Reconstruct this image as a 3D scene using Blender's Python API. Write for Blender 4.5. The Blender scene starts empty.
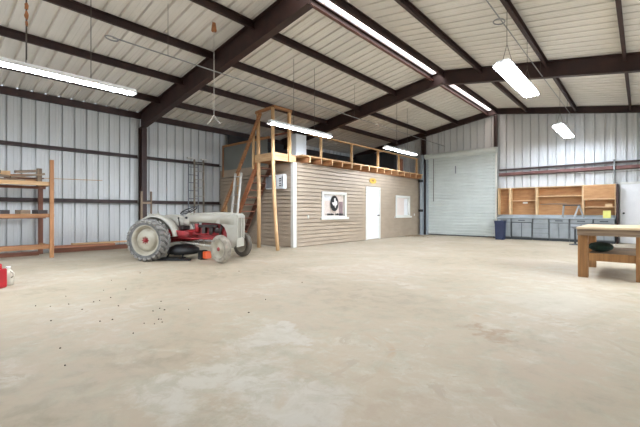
import bpy, bmesh, math, random
from mathutils import Vector, Matrix, Quaternion
random.seed(7)
C = bpy.context.scene.collection
PI = math.pi

# ------------------------------------------------------------------ materials
def lin(c):
    return tuple(((v/255)/12.92 if v/255 <= .04045 else ((v/255+.055)/1.055)**2.4) for v in c)

def mat(name, rgb, rough=.6, metal=0., var=.12, scale=4., stretch=(1, 1, 1), bump=0., bscale=None,
        second=None, obj_var=0., detail=4., spec=.5):
    m = bpy.data.materials.new(name); m.use_nodes = True
    nt = m.node_tree; N = nt.nodes; L = nt.links
    b = N['Principled BSDF']
    b.inputs['Roughness'].default_value = rough; b.inputs['Metallic'].default_value = metal
    b.inputs['Specular IOR Level'].default_value = spec
    tc = N.new('ShaderNodeTexCoord'); mp = N.new('ShaderNodeMapping'); mp.inputs['Scale'].default_value = stretch
    L.new(tc.outputs['Object'], mp.inputs['Vector'])
    nz = N.new('ShaderNodeTexNoise'); nz.inputs['Scale'].default_value = scale; nz.inputs['Detail'].default_value = detail
    L.new(mp.outputs[0], nz.inputs['Vector'])
    base = lin(rgb)
    sec = lin(second) if second else tuple(max(0, v*(1-2*var)) for v in base)
    top = base if second else tuple(min(1, v*(1+var)) for v in base)
    rp = N.new('ShaderNodeValToRGB')
    rp.color_ramp.elements[0].position = .3; rp.color_ramp.elements[1].position = .7
    rp.color_ramp.elements[0].color = (*sec, 1); rp.color_ramp.elements[1].color = (*top, 1)
    L.new(nz.outputs['Fac'], rp.inputs['Fac'])
    col = rp.outputs['Color']
    if obj_var:
        oi = N.new('ShaderNodeObjectInfo'); hs = N.new('ShaderNodeHueSaturation')
        mr = N.new('ShaderNodeMapRange'); mr.inputs['To Min'].default_value = 1-obj_var; mr.inputs['To Max'].default_value = 1+obj_var
        L.new(oi.outputs['Random'], mr.inputs['Value']); L.new(mr.outputs[0], hs.inputs['Value'])
        L.new(col, hs.inputs['Color']); col = hs.outputs['Color']
    L.new(col, b.inputs['Base Color'])
    if bump:
        n2 = N.new('ShaderNodeTexNoise'); n2.inputs['Scale'].default_value = bscale or scale*4; n2.inputs['Detail'].default_value = 3
        L.new(mp.outputs[0], n2.inputs['Vector'])
        bp = N.new('ShaderNodeBump'); bp.inputs['Strength'].default_value = bump; bp.inputs['Distance'].default_value = .02
        L.new(n2.outputs['Fac'], bp.inputs['Height']); L.new(bp.outputs[0], b.inputs['Normal'])
    return m

def emit(name, rgb, s):
    m = bpy.data.materials.new(name); m.use_nodes = True
    nt = m.node_tree; nt.nodes.clear()
    e = nt.nodes.new('ShaderNodeEmission'); e.inputs[0].default_value = (*lin(rgb), 1); e.inputs[1].default_value = s
    o = nt.nodes.new('ShaderNodeOutputMaterial'); nt.links.new(e.outputs[0], o.inputs[0])
    return m

def glass_mat(name):
    m = bpy.data.materials.new(name); m.use_nodes = True
    nt = m.node_tree; nt.nodes.clear()
    t = nt.nodes.new('ShaderNodeBsdfTransparent'); g = nt.nodes.new('ShaderNodeBsdfGlossy'); g.inputs['Roughness'].default_value = .03
    mx = nt.nodes.new('ShaderNodeMixShader'); o = nt.nodes.new('ShaderNodeOutputMaterial')
    mx.inputs[0].default_value = .06; nt.links.new(t.outputs[0], mx.inputs[1]); nt.links.new(g.outputs[0], mx.inputs[2])
    nt.links.new(mx.outputs[0], o.inputs[0])
    return m

STAINS = [(-9.2, 2.2, 2.6, (172, 154, 130), .55), (-6.8, .6, 2.0, (178, 162, 140), .5), (-1.03, 3.54, .26, (150, 124, 96), .7),
          (-.80, 2.30, .28, (168, 150, 128), .45), (-.54, 3.3, .45, (176, 158, 136), .5), (-2.15, 1.45, .62, (194, 191, 178), .65),
          (-1.55, 1.65, .5, (194, 190, 178), .65), (-2.7, 2.3, .38, (194, 191, 180), .6), (-4.8, 2.9, .8, (172, 156, 136), .4),
          (-3.6, 1.3, .6, (176, 160, 138), .4), (-.8, 5.6, .8, (190, 186, 172), .35), (-3.9, 6.6, 1.0, (174, 160, 140), .4), (-2.0, 9.5, 1.3, (178, 164, 146), .4)]
def concrete_mat():
    m = bpy.data.materials.new('worn_concrete'); m.use_nodes = True
    nt = m.node_tree; N = nt.nodes; L = nt.links; b = N['Principled BSDF']
    b.inputs['Roughness'].default_value = .62; b.inputs['Specular IOR Level'].default_value = .35
    tc = N.new('ShaderNodeTexCoord')
    def noise(s, d=5, dist=0., ro=.5):
        n = N.new('ShaderNodeTexNoise'); n.inputs['Scale'].default_value = s; n.inputs['Detail'].default_value = d
        n.inputs['Distortion'].default_value = dist; n.inputs['Roughness'].default_value = ro
        L.new(tc.outputs['Object'], n.inputs['Vector']); return n.outputs['Fac']
    def ramp(f, p0, p1, c0=(0, 0, 0, 1), c1=(1, 1, 1, 1)):
        r = N.new('ShaderNodeValToRGB'); e = r.color_ramp.elements
        e[0].position = p0; e[1].position = p1; e[0].color = c0; e[1].color = c1
        L.new(f, r.inputs[0]); return r.outputs[0]
    def mix(f, a, c, fac=None, blend='MIX'):
        x = N.new('ShaderNodeMixRGB'); x.blend_type = blend
        if f is None: x.inputs[0].default_value = fac
        else: L.new(f, x.inputs[0])
        for i, v in ((1, a), (2, c)):
            if isinstance(v, tuple): x.inputs[i].default_value = v
            else: L.new(v, x.inputs[i])
        return x.outputs[0]
    base = ramp(noise(.45, 14, .4, .6), .40, .60, (*lin((154, 147, 126)), 1), (*lin((186, 182, 164)), 1))
    pale = ramp(noise(.38, 14, .8, .6), .53, .58)
    col = mix(pale, base, (*lin((190, 184, 168)), 1))
    fine = ramp(noise(4, 14, .3, .75), .40, .60, (.83, .82, .79, 1), (1.04, 1.04, 1.04, 1))
    col = mix(None, col, fine, 1., 'MULTIPLY')
    brown = ramp(noise(1.1, 6, 1.5), .66, .74)
    col = mix(brown, col, (*lin((172, 148, 118)), 1))
    scuff = ramp(noise(1.8, 14, 2.5, .62), .58, .62)
    col = mix(scuff, col, (*lin((166, 156, 138)), 1))
    v = N.new('ShaderNodeTexVoronoi'); v.inputs['Scale'].default_value = 3.2; L.new(tc.outputs['Object'], v.inputs['Vector'])
    spots = ramp(v.outputs['Distance'], .02, .045, (1, 1, 1, 1), (0, 0, 0, 1))
    gate = ramp(noise(.9, 3), .56, .6)
    col = mix(mix(None, spots, gate, 1., 'MULTIPLY'), col, (*lin((110, 96, 82)), 1))
    # a few individual stains: (x, y, radius, colour, strength), edges broken up by noise
    wob = N.new('ShaderNodeTexNoise'); wob.inputs['Scale'].default_value = 1.3; wob.inputs['Detail'].default_value = 12; wob.inputs['Roughness'].default_value = .65
    L.new(tc.outputs['Object'], wob.inputs['Vector'])
    ofs = N.new('ShaderNodeVectorMath'); ofs.operation = 'MULTIPLY_ADD'; ofs.inputs[1].default_value = (2.4, 2.4, 0); ofs.inputs[2].default_value = (-1.2, -1.2, 0)
    L.new(wob.outputs['Color'], ofs.inputs[0])
    pos = N.new('ShaderNodeVectorMath'); pos.operation = 'ADD'
    L.new(tc.outputs['Object'], pos.inputs[0]); L.new(ofs.outputs[0], pos.inputs[1])
    patchy = ramp(noise(5, 14, .5, .7), .42, .56, (.35, .35, .35, 1), (1, 1, 1, 1))
    for sx, sy, r, rgb, st in STAINS:
        dd = N.new('ShaderNodeVectorMath'); dd.operation = 'DISTANCE'
        dd.inputs[1].default_value = (sx+4.725, sy-7.95, .15); L.new(pos.outputs[0], dd.inputs[0])
        k = ramp(dd.outputs['Value'], r*.6, r, (st, st, st, 1), (0, 0, 0, 1))
        col = mix(mix(None, k, patchy, 1., 'MULTIPLY'), col, (*lin(rgb), 1))
    L.new(col, b.inputs['Base Color'])
    bp = N.new('ShaderNodeBump'); bp.inputs['Strength'].default_value = .12; bp.inputs['Distance'].default_value = .01
    L.new(noise(14, 6), bp.inputs['Height']); L.new(bp.outputs[0], b.inputs['Normal'])
    return m

M = {}
M['concrete'] = concrete_mat()
M['wall'] = mat('galvanised_wall_panel', (205, 207, 207), .5, .0, .04, 1.2, (1, 1, .25))
M['roof'] = mat('painted_roof_panel', (230, 226, 219), .55, 0, .03, 1.0)
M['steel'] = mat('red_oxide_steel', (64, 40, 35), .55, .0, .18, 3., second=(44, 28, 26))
M['steel_pink'] = mat('faded_red_steel', (112, 74, 68), .55, .0, .15, 3.)  # faded red of the girt, also painted light on the ridge purlin lip
M['tube'] = emit('lit_tube', (228, 239, 255), 46.)
M['strip_tube'] = emit('lit_strip_tube', (228, 239, 255), 66.)
M['skylight'] = emit('daylight_panel', (255, 236, 230), 3.)
M['white_metal'] = mat('white_enamel', (226, 228, 226), .4, 0, .03, 3)
M['siding'] = mat('tan_vinyl_siding', (167, 150, 130), .55, 0, .05, 2., (1, 1, 3))
M['white_trim'] = mat('white_vinyl_trim', (216, 215, 208), .5, 0, .03, 3)
M['door_white'] = mat('white_door_paint', (232, 232, 232), .45, 0, .02, 3)
M['rollup'] = mat('rollup_door_steel', (196, 203, 199), .45, .0, .04, 1.5)
M['pane'] = glass_mat('clear_glass')
M['blind'] = mat('pale_pink_blind', (232, 218, 208), .7, 0, .04, 6, (1, 1, 8))
M['black'] = mat('black_paint', (24, 24, 25), .5, 0, .1, 6)
M['paper'] = mat('white_paper', (240, 240, 240), .8, 0, .02, 4)
def wood(n, rgb, axis, sec=None, ov=.12):
    st = [14, 14, 14]; st[axis] = .9
    return mat(n, rgb, .65, 0, .16, 1.6, tuple(st), .15, 3., second=sec, obj_var=ov)
PINE = (214, 180, 136); PSEC = (184, 140, 94)
for i, a in enumerate('xyz'):
    M['pine_'+a] = wood('pine_lumber_'+a, PINE, i, PSEC)
    M['amber_'+a] = wood('weathered_orange_lumber_'+a, (182, 132, 88), i, (138, 92, 56))
    M['red_'+a] = wood('reddish_brown_lumber_'+a, (132, 82, 58), i, (96, 58, 42))
    M['grey_'+a] = wood('grey_old_lumber_'+a, (150, 128, 104), i, (96, 78, 62))
M['stair_y'] = wood('pinkish_orange_board', (196, 136, 104), 1, (160, 104, 76))
M['stair_x'] = wood('orange_brown_stringer', (176, 112, 72), 0, (140, 84, 52))
M['bench'] = wood('yellow_pine_bench', (154, 110, 62), 2, (118, 80, 44), .05)
M['bench_top'] = wood('pale_plywood_top', (206, 184, 152), 0, (186, 162, 128), .03)
M['osb'] = mat('orange_plywood', (180, 134, 90), .65, 0, .08, 3., (1, 1, 4), second=(156, 112, 70))
M['ply_edge'] = mat('pale_plywood_edge', (210, 178, 136), .65, 0, .08, 4.)
M['cab_grey'] = mat('grey_cabinet_paint', (142, 147, 149), .55, 0, .08, 3.)
M['cab_body'] = mat('grey_cabinet_carcass', (114, 118, 120), .6, 0, .08, 3.)  # darker than the fronts, so gaps between them read as shade lines
M['cab_dark'] = mat('dark_gap', (66, 70, 74), .7, 0, .08, 3.)
M['counter'] = mat('pale_blue_grey_counter', (168, 177, 182), .5, 0, .05, 3)
M['navy'] = mat('navy_plastic', (30, 40, 70), .45, 0, .08, 5)
M['rubber'] = mat('weathered_tyre_rubber', (104, 103, 101), .85, 0, .12, 9, bump=.2, second=(72, 71, 69))
M['rubber_lug'] = mat('dusty_tread_lugs', (136, 133, 127), .85, 0, .1, 9, second=(104, 101, 96))  # paler than the tyre, so the lugs stand out
M['rubber_pale'] = mat('dusty_front_tyre', (164, 156, 142), .85, 0, .1, 9, second=(120, 112, 100))  # paler than the far front tyre
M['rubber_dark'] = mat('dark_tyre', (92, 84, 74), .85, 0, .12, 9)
M['t_grey'] = mat('faded_grey_tractor_paint', (174, 171, 160), .5, 0, .06, 3, second=(158, 153, 140))
M['t_rim'] = mat('cream_rim_paint', (166, 160, 144), .5, 0, .06, 5, second=(140, 132, 114))
M['t_red'] = mat('red_tractor_paint', (164, 34, 38), .45, 0, .15, 5, second=(104, 26, 28))
M['t_dark'] = mat('greasy_cast_iron', (58, 48, 46), .6, .2, .2, 7)
M['can_red'] = mat('red_plastic', (178, 26, 38), .4, 0, .08, 6)
M['cream'] = mat('translucent_cream_plastic', (212, 206, 190), .5, 0, .06, 6)
M['alu'] = mat('dull_aluminium', (176, 172, 164), .45, .3, .08, 5)
M['old_rail'] = mat('weathered_ladder_rail', (150, 138, 122), .7, 0, .15, 5)
M['fib_white'] = mat('white_fibreglass', (198, 196, 188), .5, 0, .06, 5)
M['dark_sheet'] = mat('dark_grey_sheeting', (74, 76, 78), .6, 0, .12, 1.2, second=(52, 52, 54))
M['grey_sheet'] = mat('grey_board', (122, 124, 118), .6, 0, .06, 1.5)
M['ac'] = mat('white_plastic_case', (226, 228, 230), .45, 0, .03, 5)
M['ac_grille'] = mat('grey_grille', (128, 132, 138), .6, 0, .05, 5)
M['box_white'] = mat('pale_enamel_case', (214, 220, 224), .45, 0, .03, 3)
M['green'] = mat('dark_green_cloth', (28, 52, 40), .9, 0, .2, 8, bump=.4)
M['yellow'] = mat('yellow_card', (222, 218, 124), .7, 0, .06, 6)
M['sign_yellow'] = mat('faded_yellow_sign', (204, 160, 66), .6, 0, .06, 6)
M['brown'] = mat('brown_paint', (120, 82, 36), .6, 0, .08, 6)
M['rope'] = mat('pale_cord', (206, 202, 194), .8, 0, .06, 9)
M['orange_rag'] = mat('orange_rag', (178, 120, 80), .9, 0, .15, 12)
M['galv'] = mat('grey_conduit', (158, 160, 160), .45, .3, .06, 5)
M['post_grey'] = mat('blue_grey_steel', (148, 156, 162), .5, 0, .06, 4)
M['chain'] = mat('dark_wire', (92, 84, 78), .6, .2, .08, 9)
M['knob'] = mat('dark_bronze', (46, 40, 38), .4, .6, .05, 5)
M['orange'] = mat('orange_paint', (226, 96, 48), .5, 0, .06, 5)
M['leaf'] = mat('dry_chips', (168, 138, 100), .85, 0, .2, 12, second=(120, 92, 62))
M['pit'] = mat('dark_debris', (74, 62, 52), .9, 0, .2, 12)
M['stain'] = mat('white_print', (232, 226, 222), .7, 0, .03, 5)
M['felt'] = mat('mauve_dark_curtain', (156, 134, 136), .8, 0, .1, 6)

# ------------------------------------------------------------------ mesh builder
OFF = {}
class MB:
    def __init__(s): s.v = []; s.f = []; s.sm = []
    def add(s, vs, fs, smooth=False):
        n = len(s.v); s.v += [Vector(p) for p in vs]
        for f in fs: s.f.append([i+n for i in f]); s.sm.append(smooth)
        return s
    def box(s, x0, x1, y0, y1, z0, z1):
        vs = [(x, y, z) for z in (z0, z1) for y in (y0, y1) for x in (x0, x1)]
        return s.add(vs, [(0, 2, 3, 1), (4, 5, 7, 6), (0, 1, 5, 4), (2, 6, 7, 3), (0, 4, 6, 2), (1, 3, 7, 5)])
    def beam(s, a, b, w, h, up=(0, 0, 1)):
        """rectangular bar from a to b; w sideways, h along up"""
        a = Vector(a); b = Vector(b); d = (b-a).normalized(); up = Vector(up)
        sd = d.cross(up)
        if sd.length < 1e-5: sd = d.cross(Vector((1, 0, 0)))
        sd.normalize(); u = sd.cross(d).normalized()
        vs = [p+sd*i*w/2+u*j*h/2 for p in (a, b) for j in (-1, 1) for i in (-1, 1)]
        return s.add(vs, [(0, 1, 3, 2), (4, 6, 7, 5), (0, 4, 5, 1), (2, 3, 7, 6), (0, 2, 6, 4), (1, 5, 7, 3)])
    def prism(s, poly, d, closed=True):
        """poly: list of 3D points (planar), extruded by d"""
        d = Vector(d); n = len(poly); p = [Vector(q) for q in poly]
        fs = [(i, (i+1) % n, n+(i+1) % n, n+i) for i in range(n)]
        fs += [tuple(range(n-1, -1, -1)), tuple(range(n, 2*n))]
        return s.add(p+[q+d for q in p], fs)
    def tube(s, pts, r, n=10, caps=True, radii=None):
        pts = [Vector(p) for p in pts]; vs = []; k = len(pts)
        ref = None
        for i, p in enumerate(pts):
            d = (pts[min(i+1, k-1)]-pts[max(i-1, 0)]).normalized()
            if ref is None:
                ref = d.cross(Vector((0, 0, 1)))
                if ref.length < 1e-3: ref = d.cross(Vector((1, 0, 0)))
            ref = (ref-d*ref.dot(d)).normalized(); w = d.cross(ref)
            rr = radii[i] if radii else r
            for j in range(n):
                t = 2*PI*j/n; vs.append(p+ref*math.cos(t)*rr+w*math.sin(t)*rr)
        fs = [(i*n+j, i*n+(j+1) % n, (i+1)*n+(j+1) % n, (i+1)*n+j) for i in range(k-1) for j in range(n)]
        s.add(vs, fs, True)
        if caps:
            c = len(s.v)-len(vs)
            s.f.append([c+j for j in range(n-1, -1, -1)]); s.sm.append(False)
            s.f.append([c+(k-1)*n+j for j in range(n)]); s.sm.append(False)
        return s
    def lathe(s, prof, c, axis, n=32, closed=False):
        """prof: (r, h) pairs about axis through c"""
        c = Vector(c); ax = Vector(axis).normalized()
        u = ax.cross(Vector((0, 0, 1)))
        if u.length < 1e-3: u = Vector((1, 0, 0))
        u.normalize(); w = ax.cross(u); vs = []
        for r, h in prof:
            for j in range(n):
                t = 2*PI*j/n; vs.append(c+ax*h+u*math.cos(t)*r+w*math.sin(t)*r)
        k = len(prof)
        fs = [(i*n+j, i*n+(j+1) % n, ((i+1) % k)*n+(j+1) % n, ((i+1) % k)*n+j) for i in range(k if closed else k-1) for j in range(n)]
        return s.add(vs, fs, True)
    def grid(s, rows, smooth=True):
        n = len(rows[0]); vs = [p for r in rows for p in r]
        fs = [(i*n+j, i*n+j+1, (i+1)*n+j+1, (i+1)*n+j) for i in range(len(rows)-1) for j in range(n-1)]
        return s.add(vs, fs, smooth)
    def blob(s, c, rx, ry, rz, n=14, m=9, jit=0.):
        c = Vector(c); rows = []
        for i in range(m+1):
            a = -PI/2+PI*i/m; row = []
            for j in range(n):
                t = 2*PI*j/n; q = 1+random.uniform(-jit, jit)
                row.append(c+Vector((rx*math.cos(a)*math.cos(t)*q, ry*math.cos(a)*math.sin(t)*q, rz*math.sin(a)*q)))
            row.append(row[0]); rows.append(row)
        return s.grid(rows)
    def build(s, name, material, parent=None, bevel=0., fixn=True, solid=0., sub=0):
        me = bpy.data.meshes.new(name)
        o = bpy.data.objects.new(name, me); C.objects.link(o)
        if parent is None:
            lo = Vector([min(v[i] for v in s.v) for i in range(3)]); hi = Vector([max(v[i] for v in s.v) for i in range(3)])
            off = Vector(((lo.x+hi.x)/2, (lo.y+hi.y)/2, lo.z)); o.location = off
        else:
            off = OFF[parent.name]; o.parent = parent
        OFF[o.name] = off
        me.from_pydata([v-off for v in s.v], [], s.f)
        me.polygons.foreach_set('use_smooth', s.sm)
        if fixn:
            bm = bmesh.new(); bm.from_mesh(me)
            bmesh.ops.remove_doubles(bm, verts=bm.verts, dist=1e-5)
            bmesh.ops.recalc_face_normals(bm, faces=bm.faces); bm.to_mesh(me); bm.free()
        me.materials.append(material)
        if solid:
            md = o.modifiers.new('solid', 'SOLIDIFY'); md.thickness = solid; md.offset = 0
        if bevel:
            md = o.modifiers.new('bevel', 'BEVEL'); md.width = bevel; md.segments = 2; md.limit_method = 'ANGLE'
        if sub:
            md = o.modifiers.new('sub', 'SUBSURF'); md.levels = sub; md.render_levels = sub
        return o

def tag(o, label, cat, group=None, kind=None):
    o['label'] = label; o['category'] = cat
    if group: o['group'] = group
    if kind: o['kind'] = kind
    return o
def thing(name, label, cat, loc, group=None, rotz=0, local=False):
    """an Empty at the thing's base; local=True: parts are written in its own axes"""
    o = bpy.data.objects.new(name, None); C.objects.link(o); o.location = loc; o.rotation_euler = (0, 0, rotz)
    o.empty_display_size = .1
    OFF[o.name] = Vector((0, 0, 0)) if local else Vector(loc)
    return tag(o, label, cat, group)
def struct(o, label=None, cat=None):
    o['kind'] = 'structure'
    if label: o['label'] = label
    if cat: o['category'] = cat
    return o
def dup(o, parent=None):
    c = o.copy(); C.objects.link(c)
    if parent: c.parent = parent
    for ch in list(o.children): dup(ch, c)
    return c

# ------------------------------------------------------------------ building shell
XL, XR, XRG = -12.4, 2.95, -4.75          # left wall, right wall, ridge
YF, YB = -1.2, 17.1                       # front wall (behind camera), far end wall
F1, F2, F3 = 5.1, 11.3, 16.95             # frames
ZR, SL = 5.62, .163
def roofz(x): return ZR-SL*abs(x-XRG)

def ribs(a, b, pitch=.305, depth=.06, phase=0., w0=.027, w1=.02):
    """profile of an R-panel: list of (t, d)"""
    out = [(a, 0)]; t = a+phase
    while t < b:
        for dt, d in ((-w0, 0), (-w1, depth), (w1, depth), (w0, 0), (.12, 0), (.127, .004), (.145, .004), (.152, 0), (.20, 0), (.207, .004), (.225, .004), (.232, 0)):
            if a < t+dt < b: out.append((t+dt, d))
        t += pitch
    out.append((b, 0)); out.sort()
    return out

m = MB().box(XL-.3, XR+.3, YF-.3, YB+.3, -.15, 0)
fl = m.build('floor', M['concrete']); struct(fl, 'worn pale concrete floor', 'floor')

m = MB()
pr = ribs(YF, YB, phase=.17)
m.grid([[(XL-d, y, 0) for y, d in pr], [(XL-d, y, roofz(XL)+.02) for y, d in pr]], False)
struct(m.build('wall_left', M['wall'], fixn=False), 'ribbed metal left wall', 'wall')
m = MB()
pr = [q for q in ribs(XL, XR, phase=.1)] + [(XRG, 0)]; pr.sort()
m.grid([[(x, YB+d, 0) for x, d in pr], [(x, YB+d, roofz(x)+.02) for x, d in pr]], False)
struct(m.build('wall_back', M['wall'], fixn=False), 'ribbed metal end wall', 'wall')
# roof: two slopes, ribs run down the slope; an open slot along the ridge
for nm, xa, xb in (('ceiling', XL-.03, -5.09), ('ceiling', -4.755, XR+.03)):
    m = MB(); pr = ribs(YF, YB+.05, phase=.09, w0=.03, w1=.02)
    m.grid([[(xa, y, roofz(xa)+d) for y, d in pr], [(xb, y, roofz(xb)+d) for y, d in pr]], False)
    struct(m.build(nm, M['roof'], fixn=False), 'ribbed pale metal roof underside', 'ceiling')
# unseen walls with wide open doorways that let the daylight in
m = MB()
m.box(XL, -11.6, YF-.1, YF, 0, roofz(XL)); m.box(-5.8, XRG, YF-.1, YF, 0, 4.4); m.box(-11.6, -5.8, YF-.1, YF, 3.4, 4.4)
m.box(XRG, XR, YF-.1, YF, 0, 4.4)
m.prism([(XL, YF, 4.39), (XR, YF, 4.39), (XR, YF, roofz(XR)), (XRG, YF, ZR), (XL, YF, roofz(XL))], (0, -.1, 0))
struct(m.build('wall_front', M['wall']), 'metal front wall with open doorway', 'wall')
m = MB(); RD0, RD1, RDZ = 5.6, 12.4, 3.5
m.box(XR, XR+.1, YF, RD0, 0, roofz(XR)); m.box(XR, XR+.1, RD1, YB, 0, roofz(XR)); m.box(XR, XR+.1, RD0, RD1, RDZ, roofz(XR))
struct(m.build('wall_right', M['wall']), 'metal right wall with open doorway', 'wall')

# ridge skylight strip
m = MB().box(-5.10, -4.755, YF, YB, ZR+.015, ZR+.04)
tag(m.build('ridge_skylight', M['skylight']), 'long bright daylight strip along the roof ridge', 'skylight')

# ------------------------------------------------------------------ steel frame
def i_section(m, y, pts, fw=.16, ft=.014, wt=.012):
    """pts: (x, ztop, zbot)"""
    for (xa, ta, ba), (xb, tb, bb) in zip(pts, pts[1:]):
        m.prism([(xa, y-wt/2, ba), (xb, y-wt/2, bb), (xb, y-wt/2, tb), (xa, y-wt/2, ta)], (0, wt, 0))
        m.prism([(xa, y-fw/2, ba), (xb, y-fw/2, bb), (xb, y-fw/2, bb+ft), (xa, y-fw/2, ba+ft)], (0, fw, 0))
        m.prism([(xa, y-fw/2, ta-ft), (xb, y-fw/2, tb-ft), (xb, y-fw/2, tb), (xa, y-fw/2, ta)], (0, fw, 0))
def rafter(y, xa, xb, da, db, label, fw=.16):
    z = lambda x: roofz(x)-.012
    m = MB(); i_section(m, y, [(xa, z(xa), z(xa)-da), (xb, z(xb), z(xb)-db)], fw)
    t = tag(m.build('roof_rafter', M['steel']), label, 'rafter', 'steel roof rafters')
    return t
rafter(F1, XL+.06, XRG, .53, .53, 'big dark steel rafter nearest the camera, rising over the tractor to the ridge', .18)
rafter(F2, XL+.06, XRG, .46, .40, 'dark steel rafter above the loft, sloping up left of the ridge')
rafter(F2, XRG+.004, XR-.05, .44, .42, 'thick dark steel rafter at upper right, behind the nearer four-tube light')
rafter(F3, XL+.06, XRG, .24, .24, 'thin dark rafter against the end wall, left of the ridge above the roll-up door', .14)
rafter(F3, XRG+.004, XR-.05, .24, .24, 'thin dark rafter against the end wall, right of the ridge above the cabinets', .14)
def column(x0, x1, y, z1, label, fw=.16):
    m = MB()
    m.box(x0, x1, y-.006, y+.006, 0, z1); m.box(x0, x0+.014, y-fw/2, y+fw/2, 0, z1); m.box(x1-.014, x1, y-fw/2, y+fw/2, 0, z1)
    m.box(x0-.0, x1+.04, y-fw/2-.04, y+fw/2+.04, 0, .02)
    return tag(m.build('steel_column', M['steel']), label, 'column', 'steel columns')
column(XL+.05, XL+.33, F1, roofz(XL+.3)-.57, 'dark steel column on the left wall behind the tractor')
column(XRG-.08, XRG+.04, F3, ZR-.30, 'dark slim steel post under the ridge beside the roll-up door')
column(-8.2, -8.02, F3, roofz(-8.1)-.27, 'dark slim steel post left of the roll-up door, above the loft rail end')

def c_profile(x, zt, side, d=.2, f=.065, t=.012):
    """C purlin section at x, lips toward side"""
    s = side
    z = lambda q: zt
    return [(x, zt), (x+s*f, zt), (x+s*f, zt-.02), (x+s*(f-t), zt-.02), (x+s*(f-t), zt-t), (x+s*t, zt-t), (x+s*t, zt-d+t),
            (x+s*(f-t), zt-d+t), (x+s*(f-t), zt-d+.02), (x+s*f, zt-d+.02), (x+s*f, zt-d), (x, zt-d)]
def purlin(x, ya, yb, side, label, d=.175, mt='steel'):
    zt = min(roofz(x), roofz(x+side*.065))-.006
    m = MB().prism([(px, ya, pz) for px, pz in c_profile(x, zt, side, d)], (0, yb-ya, 0))
    return tag(m.build('roof_purlin', M[mt]), label, 'purlin', 'roof purlins')
bays = ((YF, F1-.012, 'in the nearest bay'), (F1+.012, F2-.012, 'in the middle bay'), (F2+.012, F3-.012, 'in the far bay'))
ordn = ('first', 'second', 'third', 'fourth', 'fifth')
for bi, (ya, yb, bt) in enumerate(bays):
    # right slope
    for k, x in enumerate((-3.6, -1.93, -.34)):
        if bi == 0: continue
        purlin(x, ya, yb, 1, f'dark roof purlin, {ordn[k]} right of the ridge, {bt}')
    for k, x in enumerate((-6.45, -8.0, -9.58, -11.0)):
        if bi == 2 and k > 2: continue
        purlin(x, ya, yb, 1, f'dark roof purlin, {ordn[k]} left of the ridge, {bt}')
    if bi > 0:
        purlin(-4.752, ya, yb, 1, f'purlin along the right edge of the bright ridge strip, {bt}', .19)
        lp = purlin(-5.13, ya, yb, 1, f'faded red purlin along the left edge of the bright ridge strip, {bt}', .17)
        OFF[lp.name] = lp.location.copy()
        MB().box(-5.13, -5.045, ya, yb, roofz(-5.13)-.184, roofz(-5.13)-.178).build('bottom_flange', M['steel_pink'], lp)  # pink strip: light falling on the lower lip, put into its colour
    if bi < 2:
        m = MB().prism([(XL+.03, ya, roofz(XL)-.02), (XL+.12, ya, roofz(XL)-.012), (XL+.12, ya, roofz(XL)-.2), (XL+.03, ya, roofz(XL)-.2)], (0, yb-ya, 0))
        tag(m.build('eave_strut', M['steel']), f'dark eave strut along the top of the left wall, {bt}', 'eave strut', 'eave struts')
# wall girts on the left wall
for ya, yb, bt in ((YF, F1-.09, 'left of the steel column'), (F1+.09, 8.1, 'between the steel column and the stairs')):
    for z, zt in ((2.93, 'upper'), (1.46, 'lower')):
        m = MB().prism([(px, ya, pz) for px, pz in [(XL+.004, z-.055), (XL+.16, z-.055), (XL+.16, z-.04), (XL+.02, z-.04), (XL+.02, z+.055), (XL+.004, z+.055)]], (0, yb-ya, 0))
        tag(m.build('wall_girt', M['steel']), f'{zt} dark steel girt across the left wall, {bt}', 'girt', 'steel wall girts')
# end wall girts
m = MB()
m.box(XRG+.11, XR-.05, YB-.19, YB-.004, 2.66, 2.68); m.box(XRG+.11, XR-.05, YB-.02, YB-.004, 2.66, 2.80); m.box(XRG+.11, XR-.05, YB-.19, YB-.17, 2.66, 2.79)
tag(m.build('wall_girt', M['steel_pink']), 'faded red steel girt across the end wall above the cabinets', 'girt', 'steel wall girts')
m = MB().box(XRG+.11, XR-.05, YB-.15, YB-.004, 2.90, 2.96)
tag(m.build('wall_girt', M['steel']), 'thin dark rail just above the faded red girt on the end wall', 'girt', 'steel wall girts')
tag(MB().tube([(-.75, YB-.23, 1.98), (-.75, YB-.23, 3.02)], .028, 10).build('conduit_pipe', M['galv']), 'grey vertical conduit crossing the red girt above the cabinet end', 'pipe')
tag(MB().tube([(-3.0+i*.2, YB-.215, 2.66-.10*math.sin(PI*i/22)) for i in range(23)], .008, 6).build('sagging_wire', M['chain']), 'thin sagging wire below the red girt on the end wall', 'wire')
tag(MB().tube([(-.02, YB-.22, 2.62), (.04, YB-.24, 2.75), (.10, YB-.22, 2.90), (.22, YB-.2, 2.98)], .018, 8).build('bent_pipe', M['galv']), 'short pale bent pipe across the red girt at right', 'pipe')

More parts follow.
